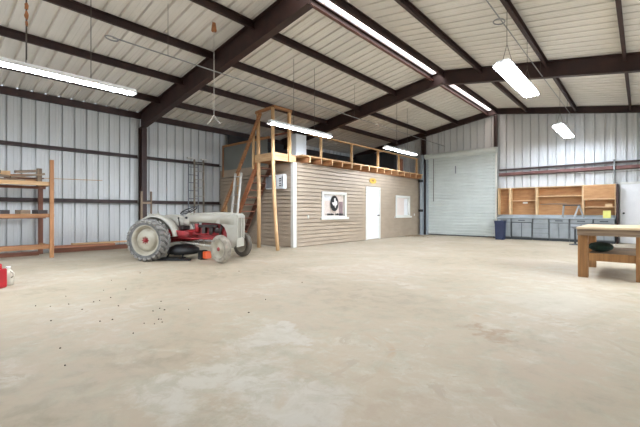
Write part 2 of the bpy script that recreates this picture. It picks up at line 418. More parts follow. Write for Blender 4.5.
# ------------------------------------------------------------------ fluorescent lights
def strip_light(x, y0, y1, z, label, TM=None):
    TM = TM or M['strip_tube']
    t = thing('strip_light', label, 'light fixture', (x, (y0+y1)/2, z), 'two-tube shop lights above the loft side')
    m = MB(); m.prism([(x-.045, y0, z+.004), (x+.045, y0, z+.004), (x+.04, y0, z+.055), (x-.04, y0, z+.055)], (0, y1-y0, 0))
    m.build('housing', M['white_metal'], t)
    m = MB()
    for s in (-1, 1): m.prism([(x+s*.04, y0, z+.004), (x+s*.115, y0, z-.040), (x+s*.117, y0, z-.036), (x+s*.044, y0, z+.008)], (0, y1-y0, 0))
    m.build('reflector', M['white_metal'], t)
    for dx in (-.045, .045):
        MB().tube([(x+dx, y0+.03, z-.028), (x+dx, y1-.03, z-.028)], .019, 10).build('tube', TM, t)
    for yy in (y0, y1-.03):
        MB().box(x-.06, x+.06, yy, yy+.03, z-.05, z).build('lamp_holder', M['white_metal'], t)
    for q, yy in enumerate((y0+.85, y1-.72)):
        zr = roofz(x)-.02
        MB().tube([(x, yy, z+.05), (x, yy, zr)], .006, 6).build('chain', M['chain'], t)
    return t
def quad_light(x, y0, y1, z, label):
    t = thing('four_tube_light', label, 'light fixture', (x, (y0+y1)/2, z), 'four-tube shop lights on the right')
    m = MB(); m.prism([(x-.145, y0, z+.002), (x+.145, y0, z+.002), (x+.1, y0, z+.06), (x-.1, y0, z+.06)], (0, y1-y0, 0))
    for s in (-1, 1): m.prism([(x+s*.145, y0, z+.002), (x+s*.17, y0, z-.04), (x+s*.173, y0, z-.038), (x+s*.149, y0, z+.006)], (0, y1-y0, 0))
    m.build('reflector', M['white_metal'], t)
    for dx in (-.114, -.038, .038, .114):
        MB().tube([(x+dx, y0-.02, z-.03), (x+dx, y1+.02, z-.03)], .019, 10).build('tube', M['tube'], t)
    for yy in (y0, y1-.03):
        MB().box(x-.14, x+.14, yy, yy+.03, z-.045, z).build('lamp_holder', M['white_metal'], t)
    for yy in (y0+.3, y1-.5):
        for dx in (-.1, .1):
            MB().tube([(x+dx, yy, z+.055), (x, yy, z+.45)], .005, 6).build('chain', M['chain'], t)
        MB().tube([(x, yy, z+.45), (x, yy, roofz(x)-.01)], .005, 6).build('chain', M['chain'], t)
    return t
strip_light(-7, .35, 2.79, 3.34, 'long two-tube strip light at upper left over the lumber rack')
strip_light(-7, 6.02, 8.42, 3.40, 'two-tube strip light hanging in front of the stair landing')
strip_light(-7, 11.5, 13.9, 3.50, 'two-tube strip light hanging at the far end of the loft rail')
quad_light(-1.95, 7.35, 9.8, 3.92, 'large blown-out four-tube light hanging at upper right')
quad_light(-2.0, 13.75, 16.1, 3.90, 'farther four-tube light hanging before the end wall')

strip_light(-1.95, .9, 3.35, 3.92, 'two-tube strip light overhead nearest the camera, right of the ridge', M['tube'])  # unseen lamp added at the row spacing to even the near floor light
# support cables and hanging cords
def cable(x, y0, y1, z, ring, label):
    t = thing('support_cable', label, 'cable', (x, y0, z), 'overhead power cables')
    MB().tube([(x, y0, z), (x, (y0+y1)/2, z-.02), (x, y1, z)], .012, 6).build('wire', M['galv'], t)
    MB().lathe([(.10+.014*math.cos(k*PI/3), .014*math.sin(k*PI/3)) for k in range(6)], (x-.05, y0 if ring is None else ring, z), (.1, .1, 1), 24, True).build('ring', M['galv'], t)
    for yy in (y0+1.0, (y0+y1)/2, y1-.4):
        MB().tube([(x, yy, z), (x, yy, roofz(x)-.01)], .004, 5).build('hanger', M['chain'], t)
cable(-7, 2.41, F3-.1, 4.22, None, 'thin grey cable strung above the left row of strip lights')
cable(-2, 5.2, F3-.1, 4.78, 7.5, 'thin grey cable with a ring strung above the right row of four-tube lights')
t = thing('hanging_cord', 'pale cord with an orange tassel hanging near the big rafter, hooks at its end', 'cord', (-7, 4.44, 3.04))
rt = roofz(-7)-.01
MB().tube([(-7, 4.44, 3.24), (-7, 4.44, rt)], .009, 6).build('cord', M['rope'], t)
MB().lathe([(.0, .16), (.03, .14), (.035, .1), (.06, -.08), (.045, -.1), (0, -.1)], (-7, 4.44, 5.17), (0, 0, 1), 12).build('tassel', M['orange_rag'], t)
for s in (-1, 1):
    MB().tube([(-7, 4.44, 3.25), (-7+s*.07, 4.44+s*.05, 3.12), (-7+s*.12, 4.44+s*.08, 3.06)], .012, 6).build('hook', M['rope'], t)
t = thing('knotted_rag_chain', 'thin chain with orange rags tied on it at the upper left corner', 'chain', (-6.9, 1.19, 3.4))
MB().tube([(-6.9, 1.19, 3.42), (-6.9, 1.19, roofz(-6.9)-.01)], .008, 6).build('links', M['chain'], t)
for zz, r in ((4.02, .035), (4.14, .05), (4.28, .045)):
    MB().blob((-6.9+random.uniform(-.01, .01), 1.19, zz-.06), r*.55, r*.55, r*1.3, 9, 6, .25).build('rag', M['orange_rag'], t)

# ------------------------------------------------------------------ office box with loft
OX, OY, OZ = -8.3, 8.13, 2.72
def siding(m, along, a, b, fixed, z0, z1, sgn, step=.127):
    """lap siding; along = 'x' or 'y'"""
    z = z0
    while z < z1-1e-6:
        zz = min(z+step, z1)
        P = (lambda t, d, h: (t, fixed+sgn*d, h)) if along == 'x' else (lambda t, d, h: (fixed+sgn*d, t, h))
        zl = min(z+.018, zz)
        m.add([P(a, 0, z), P(b, 0, z), P(b, 0, zl), P(a, 0, zl)], [(0, 1, 2, 3)])
        m.add([P(a, 0, zl), P(b, 0, zl), P(b, .034, zl), P(a, .034, zl)], [(0, 1, 2, 3)])
        m.add([P(a, .034, zl), P(b, .034, zl), P(b, .016, zz), P(a, .016, zz)], [(0, 1, 2, 3)])
        m.add([P(a, .016, zz), P(b, .016, zz), P(b, 0, zz), P(a, 0, zz)], [(0, 1, 2, 3)])
        z = zz
# long wall with openings, then short wall
W1 = (9.46, 10.86, .93, 1.84); W2 = (14.5, 15.82, .92, 1.86); D1 = (12.24, 13.12, 0, 2.05)
m = MB()
ycuts = sorted([OY, YB-.02]+[W1[0], W1[1], W2[0], W2[1], D1[0], D1[1]])
for ya, yb in zip(ycuts, ycuts[1:]):
    hole = next((h for h in (W1, W2, D1) if abs(h[0]-ya) < 1e-6), None)
    if hole is None:
        siding(m, 'y', ya, yb, OX, 0, OZ, 1)
        m.box(OX-.1, OX, ya, yb, 0, OZ)
    else:
        if hole[2] > 0:
            siding(m, 'y', ya, yb, OX, 0, .92 if hole is not D1 else 0, 1); m.box(OX-.1, OX, ya, yb, 0, hole[2])
        k = math.ceil(hole[3]/.127)*.127
        siding(m, 'y', ya, yb, OX, k, OZ, 1); m.box(OX-.1, OX, ya, yb, hole[3], OZ)
struct(m.build('wall_office', M['siding'], fixn=False), 'tan lap-sided long wall of the office', 'wall')
m = MB(); siding(m, 'x', XL+.02, OX, OY, 0, 2.45, -1); m.box(XL+.02, OX-.1, OY, OY+.1, 0, OZ); m.box(XL+.02, OX, OY-.004, OY+.02, 2.45, OZ)
struct(m.build('wall_office_end', M['siding'], fixn=False), 'tan lap-sided short wall of the office beside the stairs', 'wall')
m = MB().prism([(OX-.07, OY-.045, 0), (OX+.045, OY-.045, 0), (OX+.045, OY+.10, 0), (OX+.0, OY+.10, 0), (OX+.0, OY+.0, 0), (OX-.07, OY+.0, 0)], (0, 0, 2.70))
struct(m.build('trim_corner', M['white_trim']), 'white corner trim of the office', 'trim')
# door
d = MB().box(OX-.03, OX+.012, D1[0]+.005, D1[1]-.005, .015, D1[3]-.005).build('door_office', M['door_white'], bevel=.004); struct(d, 'white office door', 'door')
m = MB()
for yy in (D1[0], D1[1]): m.box(OX-.02, OX+.045, yy-.09 if yy == D1[0] else yy, yy if yy == D1[0] else yy+.09, 0, D1[3]+.09)
m.box(OX-.02, OX+.045, D1[0], D1[1], D1[3], D1[3]+.09); m.build('door_casing', M['white_trim'], d)
m = MB()
for za, zb in ((.15, .62), (.78, 1.2), (1.32, 1.92)):
    for ya, yb in ((D1[0]+.12, D1[0]+.40), (D1[1]-.40, D1[1]-.12)):
        m.box(OX+.010, OX+.016, ya, yb, za, zb)
m.build('door_panel', M['door_white'], d)
MB().lathe([(0, 0), (.03, 0), (.03, .01), (.012, .015), (.012, .05), (.03, .06), (.032, .08), (0, .095)], (OX+.012, D1[1]-.08, .98), (1, 0, 0), 16).build('knob', M['knob'], d)
# windows
def window(nm, W, label):
    y0, y1, z0, z1 = W
    m = MB(); c = .1
    m.box(OX-.04, OX+.05, y0, y0+c, z0, z1); m.box(OX-.04, OX+.05, y1-c, y1, z0, z1)
    m.box(OX-.04, OX+.05, y0+c, y1-c, z1-c, z1); m.box(OX-.04, OX+.05, y0+c, y1-c, z0, z0+.05)
    w = m.build(nm, M['white_trim']); struct(w, label, 'window')
    MB().box(OX-.02, OX+.10, y0-.07, y1+.07, z0-.07, z0).build('sill', M['white_trim'], w)
    MB().box(OX-.012, OX-.006, y0+c, y1-c, z0+.05, z1-c).build('pane', M['pane'], w)
    MB().box(OX-.05, OX-.04, y0, y1, z0, z1).build('blind', M['blind'], w)
    return w
w1 = window('window_1', W1, 'white framed office window with an oval black emblem')
def onw(y, z, d=0): return (OX-.004+d, y, z)
ec, ez = 10.20, 1.43
m = MB(); n = 36
m.prism([onw(ec+.23*math.cos(2*PI*i/n), ez+.28*math.sin(2*PI*i/n)) for i in range(n)], (.003, 0, 0))
e = m.build('emblem', M['black'], w1)
shape = [(-.02, .17), (.06, .17), (.06, .09), (.11, .07), (.15, .05), (.16, -.04), (.12, -.08), (.07, -.12), (.06, -.19), (.02, -.15), (-.01, -.08), (-.06, -.10), (-.09, -.06), (-.15, .01), (-.02, .02)]
MB().prism([onw(ec+a, ez+b+.02, .004) for a, b in shape], (.002, 0, 0)).build('map_shape', M['stain'], e)
m = MB(); yy = ec-.40
for k, wd in enumerate((.07, .05, .08, .05, 0, .05, .09, .05, .08, .05)):
    if wd: m.box(OX-.004, OX-.001, yy, yy+wd, 1.005, 1.075); m.box(OX-.004, OX-.001, yy+wd*.3, yy+wd+.03, 1.02, 1.045)
    yy += (wd or .06)+.028
m.build('lettering', M['black'], w1)
m = MB()
for k in range(3): m.box(OX-.004, OX-.001, ec-.08+k*.06, ec-.045+k*.06, 1.105, 1.125)
m.build('ornament', M['felt'], w1)
MB().box(OX-.036, OX-.03, 9.6, 10.18, 1.53, 1.72).build('paper', M['paper'], w1)
MB().box(OX-.036, OX-.028, 10.50, 10.72, .98, 1.5).build('curtain', M['felt'], w1)
w2 = window('window_2', W2, 'smaller white framed office window with a pale blind')
MB().box(OX-.036, OX-.03, 15.38, 15.70, .97, 1.72).build('white_curtain', M['paper'], w2)  # white strip over the right part of the blind
# small plates on the wall
t = thing('door_sign', 'small yellow oval sign above the white office door', 'sign', (OX+.035, 12.64, 2.28))
MB().prism([(OX+.035, 12.64+.25*math.cos(2*PI*i/28), 2.39+.11*math.sin(2*PI*i/28)) for i in range(28)], (.012, 0, 0)).build('plate', M['sign_yellow'], t)
MB().prism([(OX+.047, 12.64+.06*math.cos(2*PI*i/12)*1.4, 2.40+.05*math.sin(2*PI*i/12)) for i in range(12)], (.004, 0, 0)).build('mark', M['brown'], t)
for (yy, zz, lb) in ((8.75, .90, 'small pale outlet plate on the tan siding left of the emblem window'), (16.25, .93, 'small pale outlet plate on the tan siding right of the smaller window')):
    tag(MB().box(OX+.02, OX+.032, yy, yy+.08, zz, zz+.12).build('outlet_plate', M['white_trim'], bevel=.003), lb, 'outlet', 'outlet plates on the office')
# air conditioner
t = thing('window_air_conditioner', 'white window air conditioner in the short siding wall under the landing', 'air conditioner', (-8.9, OY-.1, 1.85))
ax0, ax1, az0, az1, ayf = -9.46, -8.58, 1.88, 2.34, OY-.16
MB().box(ax0, ax1, ayf, OY-.024, az0, az1).build('case', M['ac'], t, bevel=.012)
m = MB()
for k in range(9): m.box(ax0+.04, ax0+.52, ayf-.012, ayf-.001, az0+.05+k*.038, az0+.072+k*.038)
m.box(ax0+.03, ax0+.53, ayf-.006, ayf-.001, az0+.04, az1-.04); m.build('grille', M['ac_grille'], t)
m = MB()
for k in range(4): m.box(ax1-.2, ax1-.12, ayf-.012, ayf-.001, az0+.08+k*.075, az0+.115+k*.075)
m.box(ax1-.07, ax1-.045, ayf-.012, ayf-.001, az0+.07, az1-.07); m.build('vent', M['black'], t)
# loft deck
JX = -7.98
dk = thing('loft_deck', 'wooden loft deck on top of the office with orange joist ends', 'deck', (JX, OY, 2.72))
MB().box(XL+.20, JX, OY+.10, 16.62, 2.90, 2.935).build('deck_board', M['pine_y'], dk)
jn = 15
for k in range(jn):
    y = OY+.42+k*(YB-.66-OY-.42)/(jn-1)
    jo = MB().beam((JX-.01-1.6, y, 2.81), (JX+.01, y, 2.81), .042, .178).build('joist', M['amber_x'], dk)
    MB().box(JX+.01, JX+.014, y-.021, y+.021, 2.721, 2.899).build('cut_end', M['ply_edge'], jo)
# railing along the loft edge
RX = -8.06
rl = thing('loft_railing', 'pale wooden railing along the loft edge above the office', 'railing', (RX, 12.5, 2.936))
for y in (9.18, 10.9, 12.7, 14.4, 16.1):
    MB().box(RX-.045, RX+.045, y-.02, y+.02, 2.936, 3.62).build('post', M['pine_z'], rl)
MB().beam((RX, 8.6, 3.64), (RX, 16.2, 3.64), .09, .038).build('top_rail', M['pine_y'], rl)
for (x, y, lb, mm) in ((-8.45, 15.3, 'reddish stud on the loft near its far end', 'red_z'),):
    tag(MB().box(x-.05, x+.05, y-.1, y+.1, 2.936, 3.6).build('loft_stud', M[mm]), lb, 'stud')
tag(MB().box(-8.9, -8.55, 8.50, 9.0, 2.936, 3.72).build('white_cabinet', M['box_white'], bevel=.02), 'pale tall metal cabinet standing on the loft beside the landing', 'cabinet')
# dark sheeting behind the loft
m = MB(); pr = [(8.3+i*.22, .012*math.sin(i*1.7)) for i in range(40)]
m.grid([[(XL+.26+d, y, 2.936) for y, d in pr], [(XL+.26+d, y, 4.15) for y, d in pr]])
tag(m.build('dark_sheeting', M['dark_sheet'], solid=.008), 'dark grey sheeting hung along the back of the loft', 'sheeting')
m = MB(); pr = [(-12.0+i*.2, .012*math.sin(i*1.9)) for i in range(14)]
m.grid([[(x, 16.58+d, 2.936) for x, d in pr], [(x, 16.58+d, 4.25) for x, d in pr]])
tag(m.build('dark_sheeting', M['dark_sheet'], solid=.008), 'dark grey sheeting hung across the far end of the loft', 'sheeting')
# grey board panel in a wooden frame, between wall and landing
t = thing('framed_board', 'grey board in a thin wooden frame above the short siding wall by the stairs', 'panel', (-11.2, OY, 2.45))
MB().box(XL+.22, -9.6, OY+.025, OY+.045, 2.725, 3.62).build('board', M['grey_sheet'], t)
MB().box(XL+.20, -9.45, OY-.03, OY+.03, 3.62, 3.69).build('top_rail', M['amber_x'], t)
MB().box(XL+.20, XL+.27, OY-.03, OY-.005, 2.46, 3.62).build('upright', M['amber_z'], t)

# ------------------------------------------------------------------ stairs and landing
LX0, LX1, LY0, LY1 = -9.2, -8.27, 7.30, 8.10
LZ = 2.93
t = thing('stair_landing', 'raised wooden landing box at the top of the stairs', 'landing', (LX0, LY0, 2.68))
MB().box(LX0, LX1, LY0, LY0+.04, 2.70, LZ).build('front_joist', M['pine_x'], t)
MB().box(LX1-.04, LX1, LY0+.04, LY1+.12, 2.70, LZ).build('side_joist', M['pine_y'], t)
MB().box(LX0, LX0+.04, LY0+.04, LY1, 2.70, LZ).build('stair_joist', M['amber_y'], t)
m = MB()
for k in range(6): m.box(LX0, LX1-.04, LY0+.04+k*.127, LY0+.04+k*.127+.12, LZ-.03, LZ)
m.build('floor_boards', M['pine_x'], t)
# posts
MB().tube([(-9.15, 7.43, 0), (-9.14, 7.42, 1.5), (-9.13, 7.40, 2.7), (-9.13, 7.38, 4.25)], .06, 10).build('post', M['pine_z'], t)
bp_ = MB().tube([(-8.02, 7.22, 0), (-8.10, 7.22, .6), (-8.20, 7.24, 1.5), (-8.26, 7.24, 2.7), (-8.28, 7.25, 4.25)], .055, 10).build('post', M['pine_z'], t)
bp_['label'] = 'bowed post, its foot kicked to the right'
MB().box(-8.29, -8.21, 7.86, 7.95, 2.70, 4.22).build('post', M['pine_z'], t)
MB().beam((-9.22, 7.36, 4.28), (-8.22, 7.28, 4.28), .05, .09).build('header', M['amber_x'], t)
MB().beam((-8.25, 7.28, 4.28), (-8.25, 8.0, 4.28), .05, .09).build('header', M['amber_y'], t)
MB().beam((-9.15, 8.05, 3.66), (-8.27, 8.05, 3.66), .035, .06).build('guard_rail', M['red_x'], t)
# staircase
sx0, sx1, sz1 = -11.0, LX0-.02, 2.80
t = thing('staircase', 'steep open wooden staircase rising to the loft landing', 'staircase', (sx0, 7.7, 0))
slope = sz1/(sx1-sx0)
for y, mm in ((7.42, 'stair_x'), (8.0, 'red_x')):
    dx = .20
    MB().prism([(sx0, y-.02, 0), (sx0+dx, y-.02, 0), (sx1, y-.02, sz1-dx*slope), (sx1, y-.02, sz1)], (0, .04, 0)).build('stringer', M[mm], t)
nt_ = 12
for k in range(1, nt_):
    z = sz1*k/nt_; x = sx0+(sx1-sx0)*k/nt_
    MB().box(x-.02, x+.22, 7.44, 7.98, z-.04, z).build('tread', M['red_y'], t)
h = 1.12
MB().beam((sx0-.02, 7.31, h-.02), (sx1+.30, 7.31, sz1+h+.30), .05, .12).build('handrail', M['amber_x'], t)
for f in (.08, .48, .93):
    x = sx0+(sx1-sx0)*f; z = sz1*f
    MB().box(x-.04, x+.04, 7.335, 7.395, z-.1, z+h+.0).build('baluster', M['pine_z'], t)

# ------------------------------------------------------------------ ladders
def ladder(name, label, a, b, w, n, rail_m, rung_m, group, rw=.03, rd=.07, wdir=(0, 1, 0)):
    a = Vector(a); b = Vector(b); wd = Vector(wdir).normalized(); nrm = (b-a).cross(wd).normalized()
    t = thing(name, label, 'ladder', a, group)
    for s in (-1, 1):
        MB().beam(a+wd*s*w/2, b+wd*s*w/2, rw, rd, nrm).build('rail', rail_m, t)
    for k in range(n):
        f = (k+.6)/n; p = a+(b-a)*f
        MB().tube([p-wd*(w/2-rw/2), p+wd*(w/2-rw/2)], .014, 8).build('rung', rung_m, t)
    return t
ladder('extension_ladder', 'weathered ladder leaning on the left wall behind the tractor, the brighter of two', (XL+.75, 6.80, 0), (XL+.25, 7.08, 3.02), .36, 10, M['old_rail'], M['alu'], 'ladders on the left wall', .035, .07)
ladder('extension_ladder', 'thinner darker ladder leaning on the left wall, partly hidden by the brighter one', (XL+.60, 6.67, 0), (XL+.215, 6.88, 2.86), .38, 10, M['ac_grille'], M['ac_grille'], 'ladders on the left wall', .022, .05)
for (y, lb) in ((6.74, 'left'), (7.28, 'right')):
    tag(MB().box(XL+.21, XL+.30, y-.12, y+.12, 3.04, 3.075).build('wall_bracket', M['white_trim']), f'{lb} short pale bracket at the top of the wall ladders', 'bracket', 'ladder brackets')
ladder('step_ladder', 'white fibreglass ladder leaning against the foot of the stairs behind the tractor hood', (-9.95, 6.95, 0), (-9.92, 7.20, 2.40), .31, 8, M['fib_white'], M['alu'], None, .05, .06, (1, 0, 0))

# ------------------------------------------------------------------ end wall: roll-up door, cabinets, door
DX0, DX1, DZ = -7.86, -4.74, 3.86
d = MB()
z = .05; prof = []
while z < 3.80:
    prof += [(z, 0), (z+.012, 0), (z+.03, .028), (z+.125, .028), (z+.138, 0)]; z += .14
d.grid([[(DX0, YB-.22-q, zz) for zz, q in prof], [(DX1, YB-.22-q, zz) for zz, q in prof]], False)
d.box(DX0, DX1, YB-.216, YB-.20, .04, 3.82)
dr = d.build('door_rollup', M['rollup'], fixn=False); struct(dr, 'pale ribbed steel roll-up door in the end wall', 'door')
n = 20
MB().prism([(DX0-.10, YB-.25+.17*math.cos(2*PI*i/n), 3.80+.13*math.sin(2*PI*i/n)) for i in range(n)], (DX1-DX0+.16, 0, 0)).build('roller_hood', M['rollup'], dr)
MB().box(DX0, DX1, YB-.245, YB-.2, .012, .05).build('bottom_bar', M['cab_dark'], dr)
MB().box(DX0-.08, DX0+.05, YB-.26, YB-.18, 0, 3.74).build('side_track', M['post_grey'], dr)
MB().box(DX1-.02, DX1+.05, YB-.26, YB-.18, 0, 3.74).build('side_track', M['white_trim'], dr)
MB().tube([(DX0+.32, YB-.27, 1.62), (DX0+.32, YB-.27, 3.66)], .012, 6).build('pull_chain', M['chain'], dr)
m = MB().box(DX0+1.35, DX0+1.40, YB-.26, YB-.236, 2.9, 3.25); m.build('latch', M['ac_grille'], dr)
t = thing('door_post', 'blue-grey steel post with dark brackets left of the roll-up door', 'post', (-8.1, YB-.30, 0))
MB().box(-8.17, -8.03, YB-.44, YB-.29, 0, 3.9).build('tube_post', M['post_grey'], t)
for zz in (1.18, 2.62):
    MB().box(-8.22, -7.99, YB-.48, YB-.44, zz-.06, zz+.06).build('bracket', M['black'], t)
# base cabinets
CY = YB-.62
units = [(-4.58, -4.06, 'door', 'left end, behind the navy bin'), (-4.04, -3.28, 'door', 'dark-edged doors right of the navy bin'),
         (-3.26, -2.72, 'drawer', 'stack of drawers left of centre'), (-2.70, -2.06, 'door', 'pale doors right of the drawers'),
         (-2.04, -1.34, 'door', 'behind the round-topped stand'), (-1.32, -.72, 'door', 'right end, behind the workbench')]
for x0, x1, kd, wv in units:
    t = thing('base_cabinet', f'grey base cabinet on the end wall, {wv}', 'cabinet', ((x0+x1)/2, CY, 0), 'grey base cabinets')
    MB().box(x0, x1, CY+.02, YB-.06, .09, .86).build('body', M['cab_body'], t)
    MB().box(x0, x1, CY+.07, YB-.06, 0, .09).build('plinth', M['cab_dark'], t)
    if kd == 'drawer':
        for k in range(4):
            f = MB().box(x0+.015, x1-.015, CY, CY+.018, .11+k*.185, .11+k*.185+.17).build('drawer', M['cab_grey'], t, bevel=.006)
            MB().box((x0+x1)/2-.05, (x0+x1)/2+.05, CY-.02, CY, .19+k*.185, .205+k*.185).build('handle', M['ac_grille'], f)
    else:
        f = MB().box(x0+.015, x1-.015, CY, CY+.018, .72, .845).build('drawer', M['cab_grey'], t, bevel=.006)
        MB().box((x0+x1)/2-.12, (x0+x1)/2+.12, CY-.012, CY, .765, .80).build('handle', M['cab_dark'], f)
        xm = (x0+x1)/2
        if wv.startswith('dark-edged'):
            MB().box(x0+.005, x1-.005, CY+.008, CY+.019, .10, .715).build('door_frame', M['cab_dark'], t)
        for a, b in ((x0+.03, xm-.012), (xm+.012, x1-.03)):
            f = MB().box(a, b, CY, CY+.018, .12, .68).build('door', M['cab_grey'], t, bevel=.006)
            kx = b-.05 if a < xm-.1 else a+.05
            MB().box(kx-.012, kx+.012, CY-.018, CY, .56, .62).build('knob', M['ac_grille'], f)
m = MB().box(-4.60, -.70, CY-.04, YB-.05, .865, .905); m.box(-4.60, -.70, YB-.08, YB-.05, .905, 1.0)
tag(m.build('worktop', M['counter'], bevel=.004), 'long pale blue-grey worktop over the base cabinets', 'worktop')
# upper open cabinets
UY = YB-.36; UB = YB-.05
def upper(x0, x1, shelves, wv):
    t = thing('wall_cabinet', f'open plywood wall cabinet, {wv}', 'cabinet', ((x0+x1)/2, UY, 1.0), 'plywood wall cabinets')
    MB().box(x0, x1, UB-.02, UB, 1.005, 2.10).build('back_panel', M['osb'], t)
    for a in (x0, x1-.03): MB().box(a, a+.03, UY, UB-.02, 1.005, 2.10).build('side_panel', M['ply_edge'], t)
    MB().box(x0, x1, UY, UB, 2.10, 2.13).build('top_panel', M['ply_edge'], t)
    for z in shelves: MB().box(x0+.03, x1-.03, UY+.02, UB-.02, z-.03, z).build('shelf', M['ply_edge'], t)
    return t
upper(-4.62, -4.15, (), 'narrow one at the far left beside the roll-up door')
upper(-4.15, -3.18, (1.60,), 'square one with a single shelf, second from the roll-up door')
upper(-3.18, -1.66, (1.76,), 'widest one with a high shelf in the middle')
c4 = upper(-1.66, -.70, (1.60, 1.32), 'right end one with a closed upper panel')
MB().box(-1.63, -.73, UY+.0, UY+.02, 1.60, 2.10).build('front_panel', M['osb'], c4)
MB().box(-1.63, -.73, UY-.004, UY-.0, 1.60, 1.62).build('ledge', M['ply_edge'], c4)
tag(MB().box(-.68, -.63, YB-.42, YB-.06, 0, 2.12).build('end_stud', M['steel']), 'dark brown upright beside the white door at the cabinet end', 'stud')
tag(MB().box(-3.72, -3.55, UB-.07, UB-.022, 1.47, 1.53).build('power_strip', M['paper'], bevel=.005), 'small white power strip on the back of the single-shelf cabinet', 'power strip')
tag(MB().tube([(-3.1, UB-.03, 1.43), (-2.6, UB-.03, 1.445), (-2.2, UB-.035, 1.43)], .012, 6).build('pegboard_rail', M['ac_grille']), 'thin grey rail across the back of the widest cabinet', 'rail')
tag(MB().box(-1.12, -.90, UB-.2, UB-.16, 1.455, 1.545).build('small_box', M['ply_edge'], bevel=.004) if False else MB().box(-1.0, -.80, UY+.03, UY+.12, 1.33, 1.41).build('small_box', M['ply_edge'], bevel=.004), 'small tan box on the lower shelf of the right end cabinet', 'box')
# stand on the worktop
t = thing('metal_stand', 'grey metal stand with splayed legs on the worktop', 'stand', (-2.0, CY+.2, .906))
MB().box(-2.28, -1.74, CY+.12, CY+.3, 1.36, 1.40).build('top_bar', M['cab_dark'], t)
for xa, xb in ((-2.25, -2.28), (-1.78, -1.92), (-1.76, -1.62)):
    MB().beam((xa, CY+.2, 1.36), (xb, CY+.14, .906), .045, .045).build('leg', M['galv'], t)
tag(MB().box(-1.05, -.83, CY+.05, CY+.12, .906, 1.17).build('yellow_packet', M['yellow'], bevel=.006), 'yellow-green packet standing on the worktop at the right end', 'packet')
# round-topped stand in front
sxx, syy = -1.72, 15.2
t = thing('grinder_stand', 'dark small round-topped stand on a thin pole before the grey cabinets', 'stand', (sxx, syy, 0))
MB().lathe([(0, .54), (.06, .55), (.13, .61), (.14, .645), (.12, .66), (0, .655)], (sxx, syy, 0), (0, 0, 1), 24).build('round_top', M['ac_grille'], t)
MB().tube([(sxx, syy, .02), (sxx, syy, .60)], .03, 12).build('pole', M['cab_dark'], t)
MB().lathe([(0, 0), (.18, 0), (.18, .02), (.04, .04), (0, .04)], (sxx, syy, 0), (0, 0, 1), 24).build('foot', M['cab_dark'], t)
# white side door at far right
d = MB().box(-.58, .44, YB-.10, YB-.05, .01, 2.12).build('door_side', M['door_white'], bevel=.006); struct(d, 'white door in the end wall at the right', 'door')
MB().lathe([(0, 0), (.03, 0), (.03, .01), (.012, .015), (.012, .05), (.03, .06), (.032, .08), (0, .095)], (-.49, YB-.10, 1.08), (0, -1, 0), 16).build('knob', M['knob'], d)
m = MB(); m.box(-.60, -.58, YB-.11, YB-.03, 0, 2.14); m.box(.44, .52, YB-.12, YB-.03, 0, 2.14); m.box(-.60, .52, YB-.12, YB-.03, 2.12, 2.2); m.build('door_casing', M['white_trim'], d)
# navy bin
bx, by = -4.34, 16.05
t = thing('waste_bin', 'navy blue plastic bin at the right foot of the roll-up door', 'bin', (bx, by, 0))
m = MB()
for (w0, z0, w1, z1) in ((.145, 0, .165, .70),):
    v = [(bx+sx*w0, by+sy*w0*1.1, z0) for sx, sy in ((-1, -1), (1, -1), (1, 1), (-1, 1))]+[(bx+sx*w1, by+sy*w1*1.1, z1) for sx, sy in ((-1, -1), (1, -1), (1, 1), (-1, 1))]
    m.add(v, [(3, 2, 1, 0), (0, 1, 5, 4), (1, 2, 6, 5), (2, 3, 7, 6), (3, 0, 4, 7)])
m.build('bucket', M['navy'], t, solid=.01)
m = MB()
for a, b, c_, d_ in ((-.18, .18, -.20, -.17), (-.18, .18, .17, .20), (-.18, -.15, -.17, .17), (.15, .18, -.17, .17)): m.box(bx+a, bx+b, by+c_, by+d_, .69, .76)
m.build('rim', M['navy'], t)

# ------------------------------------------------------------------ workbench
BX0, BX1, BY0, BY1 = -.865, .62, 7.80, 9.55
t = thing('workbench', 'sturdy timber workbench with a lower shelf at right', 'workbench', (-.2, 8.6, 0))
MB().box(BX0, BX1, BY0-.02, BY1+.02, .845, .88).build('top', M['bench_top'], t, bevel=.004)
m = MB().box(BX0+.01, BX1-.01, BY0, BY0+.04, .735, .845); m.build('front_apron', M['grey_x'], t)
MB().box(BX0+.01, BX1-.01, BY1-.04, BY1, .735, .845).build('back_apron', M['bench'], t)
MB().box(BX0+.01, BX0+.05, BY0+.04, BY1-.04, .735, .845).build('side_apron', M['bench'], t)
for x in (-.852, -.075):
    for y in (BY0+.05, BY1-.20): MB().box(x, x+.145, y, y+.14, 0, .735).build('leg', M['bench'], t, bevel=.004)
MB().box(-.70, .62, BY0+.06, BY0+.10, .30, .43).build('shelf_rail', M['bench_top'] if False else M['bench'], t)
MB().box(-.70, .62, BY1-.2, BY1-.16, .30, .43).build('shelf_rail', M['bench'], t)
m = MB()
for k in range(7): m.box(-.70, .62, BY0+.105+k*.21, BY0+.105+k*.21+.2, .385, .425)
m.build('lower_shelf', M['grey_x'], t)
m = MB(); m.blob((-.56, 8.30, .515), .19, .30, .088, 18, 10, .03)
tag(m.build('green_cushion', M['green'], sub=1), 'dark green stuffed bag lying on the lower shelf of the workbench', 'cushion')

